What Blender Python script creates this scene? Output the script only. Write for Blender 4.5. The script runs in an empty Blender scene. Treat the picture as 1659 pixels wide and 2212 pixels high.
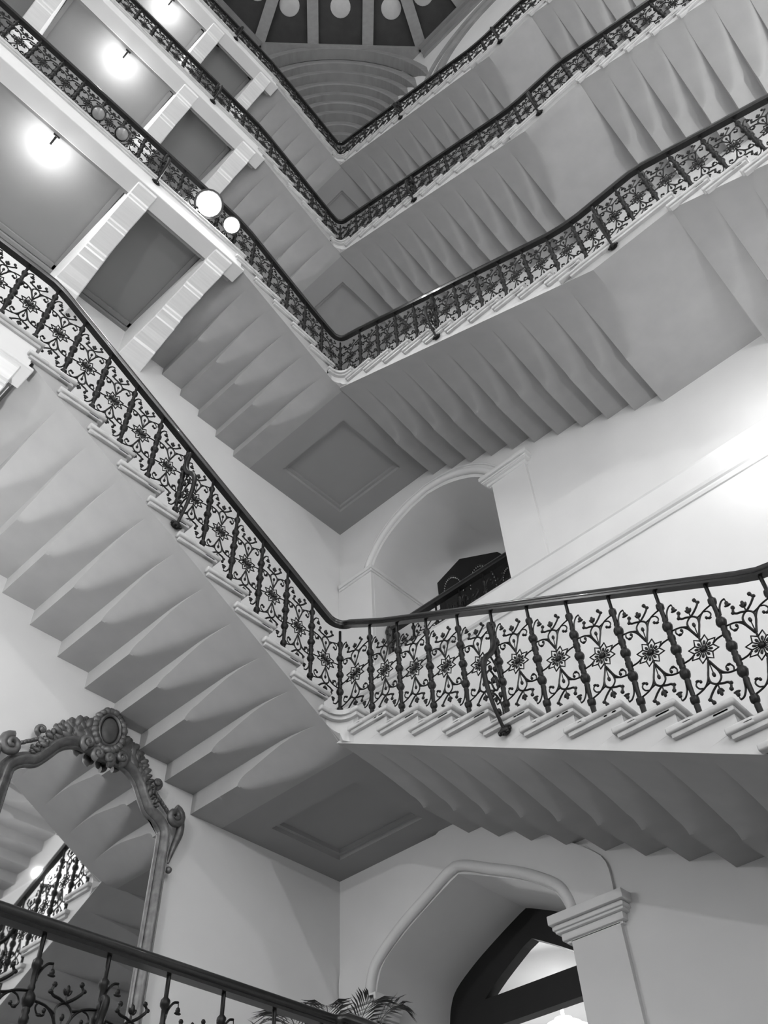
import bpy, bmesh, math, random
from mathutils import Vector, Matrix, geometry
random.seed(7)
PI = math.pi
scene = bpy.context.scene
COL = scene.collection

# ------------------------------------------------------------------ camera, world, exposure
cam_d = bpy.data.cameras.new('camera')
cam = bpy.data.objects.new('camera', cam_d)
COL.objects.link(cam)
cam_d.sensor_fit = 'VERTICAL'
cam_d.sensor_height = 36.0
cam_d.lens = 1870.0 * 36.0 / 2212.0
cam_d.clip_start = 0.05
cam_d.clip_end = 200
_r = Vector((-0.6822401, 0.73015818, -0.03764944))
_d = Vector((-0.53260745, -0.53161227, -0.65857247))
_f = Vector((-0.50087698, -0.42925217, 0.7515749))
cm = Matrix.Identity(4)
for i in range(3):
    cm[i][0] = _r[i]; cm[i][1] = -_d[i]; cm[i][2] = -_f[i]
cm[0][3] = 4.38406; cm[1][3] = 4.38406; cm[2][3] = 0.0
cam.matrix_world = cm
scene.camera = cam

world = bpy.data.worlds.new('world')
scene.world = world
world.use_nodes = True
world.node_tree.nodes['Background'].inputs[0].default_value = (0.9, 0.9, 0.9, 1)
world.node_tree.nodes['Background'].inputs[1].default_value = 0.25
scene.view_settings.view_transform = 'Standard'
scene.view_settings.look = 'None'
scene.view_settings.exposure = 0.2
scene.view_settings.gamma = 1.0
scene.view_settings.use_curve_mapping = False
scene.cycles.max_bounces = 6
scene.cycles.diffuse_bounces = 3
scene.cycles.glossy_bounces = 3
scene.cycles.transmission_bounces = 1
scene.cycles.use_adaptive_sampling = True
scene.cycles.adaptive_threshold = 0.025

# ------------------------------------------------------------------ materials
def mat(name, g, rough=0.6, var=0.0, scale=6.0, bump=0.0, metallic=0.0, emit=0.0, stretch=None, spec=0.5, coat=0.0):
    m = bpy.data.materials.new(name)
    m.use_nodes = True
    nt = m.node_tree
    b = nt.nodes['Principled BSDF']
    b.inputs['Base Color'].default_value = (g, g, g, 1)
    b.inputs['Roughness'].default_value = rough
    b.inputs['Metallic'].default_value = metallic
    b.inputs['Specular IOR Level'].default_value = spec
    b.inputs['Coat Weight'].default_value = coat
    if emit > 0:
        b.inputs['Emission Color'].default_value = (1, 1, 1, 1)
        b.inputs['Emission Strength'].default_value = emit
    if var > 0 or bump > 0:
        tc = nt.nodes.new('ShaderNodeTexCoord')
        mp = nt.nodes.new('ShaderNodeMapping')
        nz = nt.nodes.new('ShaderNodeTexNoise')
        nz.inputs['Scale'].default_value = scale
        nz.inputs['Detail'].default_value = 3
        nt.links.new(tc.outputs['Object'], mp.inputs['Vector'])
        nt.links.new(mp.outputs['Vector'], nz.inputs['Vector'])
        if stretch:
            mp.inputs['Scale'].default_value = stretch
        if var > 0:
            r = nt.nodes.new('ShaderNodeValToRGB')
            r.color_ramp.elements[0].position = 0.3
            r.color_ramp.elements[1].position = 0.7
            lo, hi = g * (1 - var), min(1.0, g * (1 + var))
            r.color_ramp.elements[0].color = (lo, lo, lo, 1)
            r.color_ramp.elements[1].color = (hi, hi, hi, 1)
            nt.links.new(nz.outputs['Fac'], r.inputs['Fac'])
            nt.links.new(r.outputs['Color'], b.inputs['Base Color'])
        if bump > 0:
            bp = nt.nodes.new('ShaderNodeBump')
            bp.inputs['Strength'].default_value = bump
            bp.inputs['Distance'].default_value = 0.01
            nt.links.new(nz.outputs['Fac'], bp.inputs['Height'])
            nt.links.new(bp.outputs['Normal'], b.inputs['Normal'])
    return m

M = dict(
    wall=mat('wall_plaster', 0.73, 0.85, 0.03, 1.5, 0.05),
    wall_hi=mat('trim_paint', 0.74, 0.6, 0.02, 3.0),
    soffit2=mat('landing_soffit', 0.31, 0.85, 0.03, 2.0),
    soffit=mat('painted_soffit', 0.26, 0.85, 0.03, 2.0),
    bracket=mat('white_bracket_paint', 0.92, 0.55, 0.04, 5.0, stretch=(0.4, 8, 8)),
    stone=mat('pale_stone', 0.38, 0.7, 0.05, 4.0, 0.04),
    fascia=mat('pale_fascia', 0.56, 0.6, 0.04, 4.0),  # paler than the step stone, on right-hand step ends and landing corners
    marble=mat('marble_tread', 0.5, 0.4, 0.10, 9.0),
    wood=mat('dark_polished_wood', 0.012, 0.28, 0.3, 6.0, stretch=(6, 6, 6), coat=0.3),
    iron=mat('black_iron', 0.006, 0.42, 0.2, 30.0, spec=0.3),
    dark=mat('dark_timber', 0.003, 0.6, 0.3, 8.0),
    gilt=mat('dull_gilt', 0.12, 0.38, 0.35, 14.0, 0.3, metallic=0.25),
    gilt2=mat('dull_gilt_dark', 0.07, 0.45, 0.3, 10.0),
    mirror=mat('mirror_glass', 0.8, 0.02, metallic=1.0),
    leaf=mat('palm_leaf', 0.05, 0.5, 0.3, 12.0),
    pot=mat('glazed_pot', 0.15, 0.4, 0.1, 5.0),
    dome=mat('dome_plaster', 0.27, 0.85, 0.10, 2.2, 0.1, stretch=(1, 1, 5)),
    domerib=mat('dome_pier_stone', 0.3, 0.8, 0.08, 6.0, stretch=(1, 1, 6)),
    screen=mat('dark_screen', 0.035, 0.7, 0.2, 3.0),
    disc=mat('pale_roundel', 0.55, 0.7, 0.05, 6.0),
    black=mat('lamp_housing', 0.02, 0.4),
    lens=mat('unlit_lens', 0.3, 0.2),
    floor=mat('floor_marble', 0.22, 0.3, 0.1, 2.0),
)
def emitmat(name, s):
    return mat(name, 0.9, 0.5, emit=s)

# ------------------------------------------------------------------ mesh helpers
def link(o, parent=None):
    COL.objects.link(o)
    if parent is not None:
        o.parent = parent
    return o

def mesh_obj(name, me, parent=None, loc=(0, 0, 0), rotz=0.0):
    o = bpy.data.objects.new(name, me)
    o.location = loc
    o.rotation_euler = (0, 0, rotz)
    return link(o, parent)

def finish(bm, name, material, smooth=None, recalc=True):
    if recalc:
        bmesh.ops.recalc_face_normals(bm, faces=bm.faces)
    me = bpy.data.meshes.new(name)
    bm.to_mesh(me)
    bm.free()
    me.materials.append(material)
    if smooth is not None:
        me.shade_smooth()
        me.set_sharp_from_angle(angle=math.radians(smooth))
    return me

def obj(name, bm, material, parent=None, loc=(0, 0, 0), rotz=0.0, smooth=None):
    return mesh_obj(name, finish(bm, name, material, smooth), parent, loc, rotz)

def empty(name, loc=(0, 0, 0), rotz=0.0, label=None, cat=None, group=None):
    o = bpy.data.objects.new(name, None)
    o.location = loc
    o.rotation_euler = (0, 0, rotz)
    o.empty_display_size = 0.2
    link(o)
    tag(o, label, cat, group)
    return o

def tag(o, label=None, cat=None, group=None, kind=None):
    if label: o['label'] = label
    if cat: o['category'] = cat
    if group: o['group'] = group
    if kind: o['kind'] = kind
    return o

def box(bm, x0, x1, y0, y1, z0, z1):
    v = [bm.verts.new(p) for p in ((x0, y0, z0), (x1, y0, z0), (x1, y1, z0), (x0, y1, z0),
                                   (x0, y0, z1), (x1, y0, z1), (x1, y1, z1), (x0, y1, z1))]
    for f in ((0, 3, 2, 1), (4, 5, 6, 7), (0, 1, 5, 4), (1, 2, 6, 5), (2, 3, 7, 6), (3, 0, 4, 7)):
        bm.faces.new([v[i] for i in f])
    return v

def bevel_box(bm, x0, x1, y0, y1, z0, z1, w, seg=2):
    b2 = bmesh.new()
    box(b2, x0, x1, y0, y1, z0, z1)
    bmesh.ops.bevel(b2, geom=list(b2.edges), offset=w, segments=seg, affect='EDGES', profile=0.5)
    join(bm, b2)

def join(bm, b2, mtx=None):
    if mtx is not None:
        bmesh.ops.transform(b2, matrix=mtx, verts=b2.verts)
    vm = {}
    for v in b2.verts:
        vm[v] = bm.verts.new(v.co)
    for f in b2.faces:
        try:
            bm.faces.new([vm[v] for v in f.verts])
        except ValueError:
            pass
    b2.free()

def catmull(pts, n=5, closed=False):
    pts = [Vector(p) for p in pts]
    out = []
    N = len(pts)
    rng = range(N) if closed else range(N - 1)
    for i in rng:
        if closed:
            p0, p1, p2, p3 = pts[(i - 1) % N], pts[i], pts[(i + 1) % N], pts[(i + 2) % N]
        else:
            p1, p2 = pts[i], pts[i + 1]
            p0 = pts[i - 1] if i > 0 else p1 * 2 - p2
            p3 = pts[i + 2] if i + 2 < N else p2 * 2 - p1
        for k in range(n):
            t = k / n
            out.append(0.5 * ((2 * p1) + (p2 - p0) * t + (2 * p0 - 5 * p1 + 4 * p2 - p3) * t * t + (3 * p1 - p0 - 3 * p2 + p3) * t ** 3))
    if not closed:
        out.append(pts[-1])
    return out

def tube(bm, pts, r, sides=5, closed=False, cap=True):
    """r may be a number or a list"""
    pts = [Vector(p) for p in pts]
    N = len(pts)
    rings = []
    up = None
    for i, p in enumerate(pts):
        if closed:
            t = pts[(i + 1) % N] - pts[i - 1]
        else:
            t = pts[min(i + 1, N - 1)] - pts[max(i - 1, 0)]
        if t.length < 1e-9:
            t = Vector((0, 0, 1))
        t.normalize()
        if up is None:
            up = Vector((0, 1, 0)) if abs(t.y) < 0.9 else Vector((1, 0, 0))
        a = up - t * up.dot(t)
        if a.length < 1e-6:
            a = t.orthogonal()
        a.normalize()
        up = a
        b = t.cross(a)
        rr = r[i] if isinstance(r, (list, tuple)) else r
        rings.append([bm.verts.new(p + (a * math.cos(2 * PI * k / sides) + b * math.sin(2 * PI * k / sides)) * rr) for k in range(sides)])
    for i in range(N if closed else N - 1):
        A, B = rings[i], rings[(i + 1) % N]
        for k in range(sides):
            bm.faces.new((A[k], A[(k + 1) % sides], B[(k + 1) % sides], B[k]))
    if cap and not closed:
        bm.faces.new(rings[0][::-1]); bm.faces.new(rings[-1])

def blob(bm, c, rx, ry, rz, u=7, v=5, rot=None):
    b2 = bmesh.new()
    bmesh.ops.create_uvsphere(b2, u_segments=u, v_segments=v, radius=1.0)
    m = Matrix.Translation(Vector(c))
    if rot is not None:
        m = m @ rot
    m = m @ Matrix.Diagonal((rx, ry, rz, 1))
    join(bm, b2, m)

def lathe(bm, prof, sides=10, center=(0, 0, 0)):
    """prof: list of (r, z)"""
    cx, cy, cz = center
    rings = [[bm.verts.new((cx + r * math.cos(2 * PI * k / sides), cy + r * math.sin(2 * PI * k / sides), cz + z)) for k in range(sides)] for r, z in prof]
    for A, B in zip(rings, rings[1:]):
        for k in range(sides):
            bm.faces.new((A[k], A[(k + 1) % sides], B[(k + 1) % sides], B[k]))
    bm.faces.new(rings[0][::-1]); bm.faces.new(rings[-1])

def loft(bm, sections, cap=True, closed=True):
    """sections: list of equal-length point lists"""
    rings = [[bm.verts.new(p) for p in s] for s in sections]
    n = len(rings[0])
    for A, B in zip(rings, rings[1:]):
        for k in range(n if closed else n - 1):
            k2 = (k + 1) % n
            vs = [A[k], A[k2], B[k2], B[k]]
            bm.faces.new(vs)
    if cap:
        bm.faces.new(rings[0][::-1]); bm.faces.new(rings[-1])

def prism(bm, poly, axis, a0, a1):
    """extrude a 2-D polygon along an axis; poly given in the other two axes in xyz order"""
    def P(p, a):
        q = list(p); q.insert(axis, a); return q
    A = [bm.verts.new(P(p, a0)) for p in poly]
    B = [bm.verts.new(P(p, a1)) for p in poly]
    n = len(poly)
    for k in range(n):
        bm.faces.new((A[k], A[(k + 1) % n], B[(k + 1) % n], B[k]))
    bm.faces.new(A[::-1]); bm.faces.new(B)

def sweep(bm, path, prof, closed=False):
    """sweep profile (list of (side, up)) along a 3-D path keeping 'up' vertical-ish"""
    path = [Vector(p) for p in path]
    N = len(path)
    secs = []
    for i, p in enumerate(path):
        t = (path[min(i + 1, N - 1)] - path[max(i - 1, 0)]).normalized()
        side = t.cross(Vector((0, 0, 1)))
        side.normalize()
        up = side.cross(t)
        # mitre correction in plan
        k = 1.0
        if 0 < i < N - 1:
            a = (path[i] - path[i - 1]).normalized(); b = (path[i + 1] - path[i]).normalized()
            k = 1.0 / max(0.5, math.sqrt(max(0.0, (1 + a.dot(b)) / 2)))
        secs.append([p + side * (s * k) + up * u for s, u in prof])
    loft(bm, secs)

# ------------------------------------------------------------------ dimensions (metres; z = 0 is the lens)
W0, W1 = -1.75, -1.85       # wall faces below and above the first floor
ROOM = 9.6                  # far walls
CX = 3.9                    # centre of the well / dome
ZT = 27.9                   # springing of the lantern
ZF = -1.55                  # ground floor
LV = {                      # corner landing, half landing, gallery floor
    'A': dict(corner=4.40, mid=2.585, gal=6.34, W=W0, rr=0.165, rl=0.1764, gl=0.3275, nl0=0.146, bl0=0.175, zbl=4.20),
    'B': dict(corner=9.74, mid=8.06, gal=10.65, W=W1, rr=0.1527, rl=0.1517, gl=0.33, nl0=0.40, bl0=0.30, zbl=9.56),
    'C': dict(corner=13.78, mid=12.22, gal=14.63, W=W1, rr=0.1418, rl=0.1417, gl=0.33, nl0=0.40, bl0=0.30, zbl=13.60),
    'D': dict(corner=17.85, mid=16.02, gal=18.60, W=W1, rr=0.1664, rl=0.125, gl=0.33, nl0=0.40, bl0=0.30, zbl=17.67),
}
RB_OFF = -0.05              # balustrade line, behind the fascia

# ------------------------------------------------------------------ walls
def tess(bm, outer, holes, to3):
    loops = [[Vector((p[0], p[1], 0)) for p in L] for L in [outer] + holes]
    tris = geometry.tessellate_polygon(loops)
    flat = [p for L in loops for p in L]
    vs = [bm.verts.new(to3(p.x, p.y)) for p in flat]
    for t in tris:
        try:
            bm.faces.new([vs[i] for i in t])
        except ValueError:
            pass

def resc(Y, z, wfrom, wto):
    k = (4.384 - wto) / (4.384 - wfrom)
    return (4.384 - (4.384 - Y) * k, z * k)

AC0 = -0.235
low_half = [(1.055, 2.95), (1.02, 3.10), (0.93, 3.24), (0.66, 3.41), (0.33, 3.57), (0.08, 3.68), (0.0, 3.71)]
def tudor(half, c, foot):
    R = [(c + a, z) for a, z in half]
    L = [(c - a, z) for a, z in half[::-1][1:]]
    R = [tuple(p)[:2] for p in catmull([(y, z, 0) for y, z in R], 4)]
    L = [tuple(p)[:2] for p in catmull([(y, z, 0) for y, z in L], 4)] if len(L) > 1 else L
    full = [(c + half[0][0], foot)] + R + L + [(c - half[0][0], foot)]
    return full
def lowpath(off, foot):
    h = [(a + off * (1 if a > 0.9 else (0.55 if a > 0.03 else 0)), z + off * (0.0 if a > 1.03 else (0.35 if a > 0.9 else (0.85 if a > 0.2 else 1.05)))) for a, z in low_half]
    return tudor(h, AC0, foot)
low_hole = lowpath(0.0, 1.0)
UC = -0.16
up_half = [(1.045, 8.42), (0.98, 8.56), (0.80, 8.76), (0.55, 8.92), (0.28, 9.03), (0.0, 9.08)]
def uppath(off, foot):
    h = [(a + off * (a / 1.045) ** 0.6 if a > 0 else 0.0, z + off * (1 - (a / 1.06) ** 3)) for a, z in up_half]
    return tudor(h, UC, foot)
up_hole = uppath(0.0, 6.62)

def wall_right():
    bm = bmesh.new()
    tess(bm, [(-1.95, ZF), (ROOM, ZF), (ROOM, 6.3), (-1.95, 6.3)], [low_hole], lambda y, z: (W0, y, z))
    tess(bm, [(-1.95, 6.3), (ROOM, 6.3), (ROOM, ZT), (-1.95, ZT)], [up_hole], lambda y, z: (W1, y, z))
    w = obj('wall_right', bm, M['wall'])
    tag(w, 'tall pale plaster wall with two arched openings', kind='structure')
    # reveals
    for path, x0, x1, nm in ((low_hole, W0, W0 - 1.15, 'arch_reveal'), (up_hole, W1, W1 - 2.3, 'arch_reveal')):
        bm = bmesh.new()
        A = [bm.verts.new((x0, y, z)) for y, z in path]
        B = [bm.verts.new((x1, y, z)) for y, z in path]
        for k in range(len(path) - 1):
            bm.faces.new((A[k], A[k + 1], B[k + 1], B[k]))
        obj(nm, bm, M['wall'], w, smooth=25)
    # roll mouldings round the arches
    def arch_mould(pathf, offs, foot, x, r, name):
        bm = bmesh.new()
        p = pathf(offs, foot)
        tube(bm, [(x, y, z) for y, z in p], r, 8)
        obj(name, bm, M['wall_hi'], w, smooth=50)
    arch_mould(lowpath, 0.06, 2.99, W0 + 0.022, 0.05, 'arch_moulding')
    arch_mould(lowpath, 0.115, 2.99, W0 + 0.0, 0.022, 'arch_moulding')
    arch_mould(uppath, 0.10, 8.45, W1 + 0.012, 0.05, 'arch_moulding')
    arch_mould(uppath, 0.21, 8.45, W1 + 0.0, 0.018, 'arch_moulding')
    # raised archivolt zone round the lower arch
    oh = [(1.495, 2.96), (1.49, 3.25), (1.38, 3.40), (1.12, 3.60), (0.70, 3.89), (0.33, 4.10), (0.0, 4.24)]
    outer = tudor(oh, AC0, 2.9)
    inner = lowpath(0.02, 2.9)
    bm = bmesh.new()
    n = 60
    def resample(P, n):
        P = [Vector((a, b, 0)) for a, b in P]
        L = [0]
        for a, b in zip(P, P[1:]): L.append(L[-1] + (b - a).length)
        out = []
        for k in range(n + 1):
            t = L[-1] * k / n
            for i in range(len(L) - 1):
                if L[i + 1] >= t - 1e-9:
                    u = (t - L[i]) / max(1e-9, L[i + 1] - L[i]); out.append(P[i].lerp(P[i + 1], u)); break
        return out
    O, I = resample(outer, n), resample(inner, n)
    X = W0 + 0.03
    secs = [[(W0 - 0.02, i.x, i.y), (X, i.x, i.y), (X, o.x, o.y), (W0 - 0.02, o.x, o.y)] for i, o in zip(I, O)]
    loft(bm, secs)
    obj('archivolt', bm, M['wall'], w)
    # pilaster + capital, lower arch (both sides)
    def pilaster(y0, y1, z0, z1, x, proud, name):
        bm = bmesh.new(); box(bm, x - 0.3, x + proud, y0, y1, z0, z1); obj(name, bm, M['wall'], w)
    def capital(y0, y1, z0, z1, x, name):
        bm = bmesh.new()
        h = z1 - z0
        for a, b, pr in ((0.0, 0.10, 0.045), (0.10, 0.36, 0.07), (0.36, 0.46, 0.10), (0.46, 0.60, 0.115), (0.60, 0.66, 0.10), (0.66, 1.0, 0.135)):
            bevel_box(bm, x - 0.25, x + pr, y0 - pr, y1 + pr, z0 + a * h, z0 + b * h, 0.008, 2)
        obj(name, bm, M['wall_hi'], w, smooth=40)
    pilaster(0.82, 1.26, 1.0, 2.80, W0, 0.045, 'pilaster')
    capital(0.82, 1.24, 2.77, 2.985, W0, 'capital')
    pilaster(-1.73, -1.29, 1.0, 2.80, W0, 0.045, 'pilaster')
    capital(-1.70, -1.31, 2.77, 2.95, W0, 'capital')
    pilaster(0.89, 1.40, 6.55, 8.40, W1, 0.05, 'pilaster')
    capital(0.89, 1.36, 8.31, 8.50, W1, 'capital')
    pilaster(-1.83, -1.21, 6.55, 8.40, W1, 0.05, 'pilaster')
    bm = bmesh.new()
    bevel_box(bm, W1 - 2.2, W1 + 0.085, -1.80, -1.175, 8.34, 8.40, 0.01)
    bevel_box(bm, W1 - 2.2, W1 + 0.07, -1.80, -1.19, 8.30, 8.34, 0.008)
    obj('impost', bm, M['wall_hi'], w)
    return w
wr = wall_right()

def trim_ledge():
    bm = bmesh.new()
    prism(bm, [(W1 - 0.05, 6.20), (W0 + 0.02, 6.20), (W0 + 0.035, 6.225), (W0 + 0.035, 6.245), (W0 + 0.06, 6.255), (W0 + 0.075, 6.275), (W0 + 0.06, 6.30),
               (W0 + 0.03, 6.315), (W0 + 0.02, 6.335), (W0 + 0.02, 6.60), (W0 + 0.035, 6.615), (W0 + 0.02, 6.63), (W1 - 0.05, 6.65)], 1, -1.95, ROOM)
    tag(obj('trim_1', bm, M['wall_hi'], smooth=30), 'horizontal moulded ledge on the right wall below the upper arch', kind='structure')
trim_ledge()

def wall_left():
    bm = bmesh.new()
    pr = [(W0, ZF), (W0, 4.6), (W1, 8.9), (W1, ZT), (W1 - 0.4, ZT), (W0 - 0.4, ZF)]
    prism(bm, pr, 0, -1.95, ROOM)
    w = obj('wall_left', bm, M['wall'])
    tag(w, 'tall pale plaster wall behind the mirror and galleries', kind='structure')
wall_left()

def far_walls():
    for nm, b in (('wall_back', (ROOM, ROOM + 0.3, -2.0, ROOM + 0.3, ZF, ZT)), ('wall_front', (-2.0, ROOM, ROOM, ROOM + 0.3, ZF, ZT))):
        bm = bmesh.new(); box(bm, *b)
        tag(obj(nm, bm, M['wall']), 'plain plaster wall behind the viewer', kind='structure')
    bm = bmesh.new(); box(bm, -2.2, ROOM + 0.3, -2.2, ROOM + 0.3, ZF - 0.2, ZF)
    tag(obj('floor', bm, M['floor']), 'polished stone floor at the foot of the stairwell', kind='structure')
far_walls()

# ------------------------------------------------------------------ dome: squinches, lantern drum, roof
def dome():
    AP = CX - W1
    hs = AP * math.tan(PI / 8)
    root = empty('ceiling', (CX, CX, 0))
    tag(root, 'squinched ceiling under the octagonal lantern', kind='structure')
    # octagonal cornice ring between square and drum is made of one squinch per corner
    t_front = (AP * math.sqrt(2) - AP)          # distance corner -> octagon side along the diagonal
    rings = [(0.00, 0.16), (0.16, 0.34), (0.34, 0.54), (0.54, 0.76), (0.76, 1.00), (1.00, 1.22), (1.22, 1.40), (1.40, 1.62), (1.62, 1.86), (1.86, 2.08), (2.08, t_front)]
    zb = 24.55
    def zc(t): return zb + (ZT - 0.12 - zb) * (0.30 + 0.70 * (t / t_front))
    for q in range(4):
        ang = q * PI / 2
        for k, (ta, tb) in enumerate(rings):
            bm = bmesh.new()
            n = 28
            w = tb
            rise = zc(tb) - zb - 0.55 * (1 - tb / t_front)
            z0 = zb + 0.55 * (1 - tb / t_front)
            secs = []
            th = 0.24
            for i in range(-1, n + 2):
                ph = PI * min(n, max(0, i)) / n
                c, s = math.cos(ph), math.sin(ph)
                leg = 1.3 if i in (-1, n + 1) else 0.0
                def P(t, ww, rs):
                    lat = ww * c
                    # corner at (-AP,-AP), inward diagonal
                    dx = -AP + (t - 0) / math.sqrt(2) - lat / math.sqrt(2)
                    dy = -AP + (t - 0) / math.sqrt(2) + lat / math.sqrt(2)
                    return Vector((dx, dy, z0 + rs * s - leg))
                r = 0.03 if k % 2 else 0.012
                secs.append([P(ta, w + 0.02, rise), P(tb - r, w, rise - 0.0), P(tb, w + r, rise + r), P(tb, w + th, rise + th), P(ta, w + th, rise + th)])
            loft(bm, secs, cap=True)
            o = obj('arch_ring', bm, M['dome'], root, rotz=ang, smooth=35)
        # solid slab above the rings up to the octagon side
        bm = bmesh.new()
        prism(bm, [(-AP - 0.2, -AP - 0.2), (-hs, -AP - 0.2), (-hs, -AP), (-AP, -hs), (-AP - 0.2, -hs)], 2, ZT - 0.10, ZT + 0.15)
        obj('corner_slab', bm, M['dome'], root, rotz=ang)
    # shallow octagonal ceiling: dark panels between pale ribs, each with a roundel
    PITCH = 0.22
    RI = 1.9                                   # inner ring apothem
    for sd in range(8):
        a = sd * PI / 4 + PI / 4 + PI
        u = Vector((math.cos(a), math.sin(a), 0)); v = Vector((-math.sin(a), math.cos(a), 0))
        zc = ZT + 0.25
        def P(r, l, dz=0.0): return u * r + v * l + Vector((0, 0, zc + (AP - r) * PITCH + dz))
        def slab(pts, th, nm, m):
            bm = bmesh.new()
            A = [bm.verts.new(p) for p in pts]; B = [bm.verts.new(p + Vector((0, 0, th))) for p in pts]
            n = len(pts)
            for k in range(n): bm.faces.new((A[k], A[(k + 1) % n], B[(k + 1) % n], B[k]))
            bm.faces.new(A[::-1]); bm.faces.new(B)
            return obj(nm, bm, m, root)
        tan = math.tan(PI / 8)
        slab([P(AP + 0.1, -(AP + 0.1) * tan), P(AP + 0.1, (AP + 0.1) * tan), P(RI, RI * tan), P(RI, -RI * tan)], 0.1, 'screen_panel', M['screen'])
        slab([P(AP + 0.02, -AP * tan - 0.05, -0.30), P(AP + 0.02, AP * tan + 0.05, -0.30), P(AP - 0.0, AP * tan, 0.02), P(AP - 0.0, -AP * tan, 0.02)], 0.06, 'sill', M['dome'])
        bm = bmesh.new(); b2 = bmesh.new(); box(b2, AP - 0.08, AP + 0.3, -hs - 0.1, hs + 0.1, ZT - 0.12, ZT + 0.0)
        bmesh.ops.bevel(b2, geom=list(b2.edges), offset=0.02, segments=2, affect='EDGES')
        join(bm, b2, Matrix(((u.x, v.x, 0, 0), (u.y, v.y, 0, 0), (0, 0, 1, 0), (0, 0, 0, 1))))
        obj('cornice', bm, M['domerib'], root)
        pw = 0.16
        for e in (-hs / 3, hs / 3):
            r1 = max(RI, abs(e) / tan + 0.1)
            slab([P(AP + 0.05, e - pw, -0.22), P(AP + 0.05, e + pw, -0.22), P(r1, e + pw, -0.22), P(r1, e - pw, -0.22)], 0.22, 'rib', M['domerib'])
        # radial rib at the octagon corner
        uc = (u * math.cos(PI / 8) + v * math.sin(PI / 8)); vc = (v * math.cos(PI / 8) - u * math.sin(PI / 8))
        R0, R1 = AP / math.cos(PI / 8) + 0.05, RI / math.cos(PI / 8)
        def PC(r, l): return uc * r + vc * l + Vector((0, 0, zc + (AP - r * math.cos(PI / 8)) * PITCH - 0.24))
        slab([PC(R0, -pw), PC(R0, pw), PC(R1, pw), PC(R1, -pw)], 0.24, 'rib', M['domerib'])
        for c_ in (-hs * 0.66, 0.0, hs * 0.66):
            bm = bmesh.new()
            lathe(bm, [(0.0, 0.05), (0.27, 0.05), (0.29, 0.03), (0.29, 0.0), (0.26, -0.015), (0.0, -0.02)], 24)
            mt = Matrix.Translation(P(AP - 0.95, c_ * 0.93, -0.02)) @ Matrix.Rotation(math.atan(PITCH), 4, v)
            bmesh.ops.transform(bm, matrix=mt, verts=bm.verts)
            obj('roundel', bm, M['disc'], root, smooth=30)
    # wide sunk panel and arch on the two seen walls below the drum
    for q in (0, 1):
        bm = bmesh.new()
        for rr, th in ((2.75, 0.07), (2.45, 0.05), (2.2, 0.10)):
            pts = []
            for i in range(33):
                ph = PI * i / 32
                pts.append((CX + rr * math.cos(ph) - CX, -AP + 0.02, 23.7 + rr * math.sin(ph)))
            tube(bm, pts, th, 6)
        obj('lunette_moulding', bm, M['dome'], root, rotz=-q * PI / 2, smooth=40)
        bm = bmesh.new()
        for z0, z1, pr in ((26.9, 27.05, 0.05), (27.15, 27.5, 0.10), (27.55, 27.8, 0.16)):
            box(bm, -hs, hs, -AP - 0.1, -AP + pr, z0, z1)
        obj('string_course', bm, M['dome'], root, rotz=-q * PI / 2)
    # inner lantern cap
    bm = bmesh.new()
    R = RI / math.cos(PI / 8) + 0.1
    zr = ZT + 0.25 + (AP - RI) * PITCH
    base = [bm.verts.new((R * math.cos(PI / 8 + k * PI / 4), R * math.sin(PI / 8 + k * PI / 4), zr)) for k in range(8)]
    top = bm.verts.new((0, 0, zr + 1.6))
    for k in range(8):
        bm.faces.new((base[k], base[(k + 1) % 8], top))
    obj('lantern_cap', bm, M['dome'], root)
dome()

# ------------------------------------------------------------------ stairs
def cfun(q, r):
    """how far the swept soffit hangs below the smooth plane, q metres in from the well"""
    if q <= 0.12: return 0.0
    if q <= 0.92: return 0.62 * r * ((q - 0.12) / 0.80) ** 1.7
    if q <= 1.10:
        t = (q - 0.92) / 0.18
        return 0.62 * r + 0.55 * r * (1 - math.sqrt(max(0.0, 1 - t * t)))
    return 5.0
QS = [0.0, 0.12, 0.25, 0.4, 0.55, 0.7, 0.82, 0.92, 0.97, 1.01, 1.045, 1.07, 1.09, 1.1, 1.11, 1.3]
QT = 0.055       # tread overhang on the well side

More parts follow.
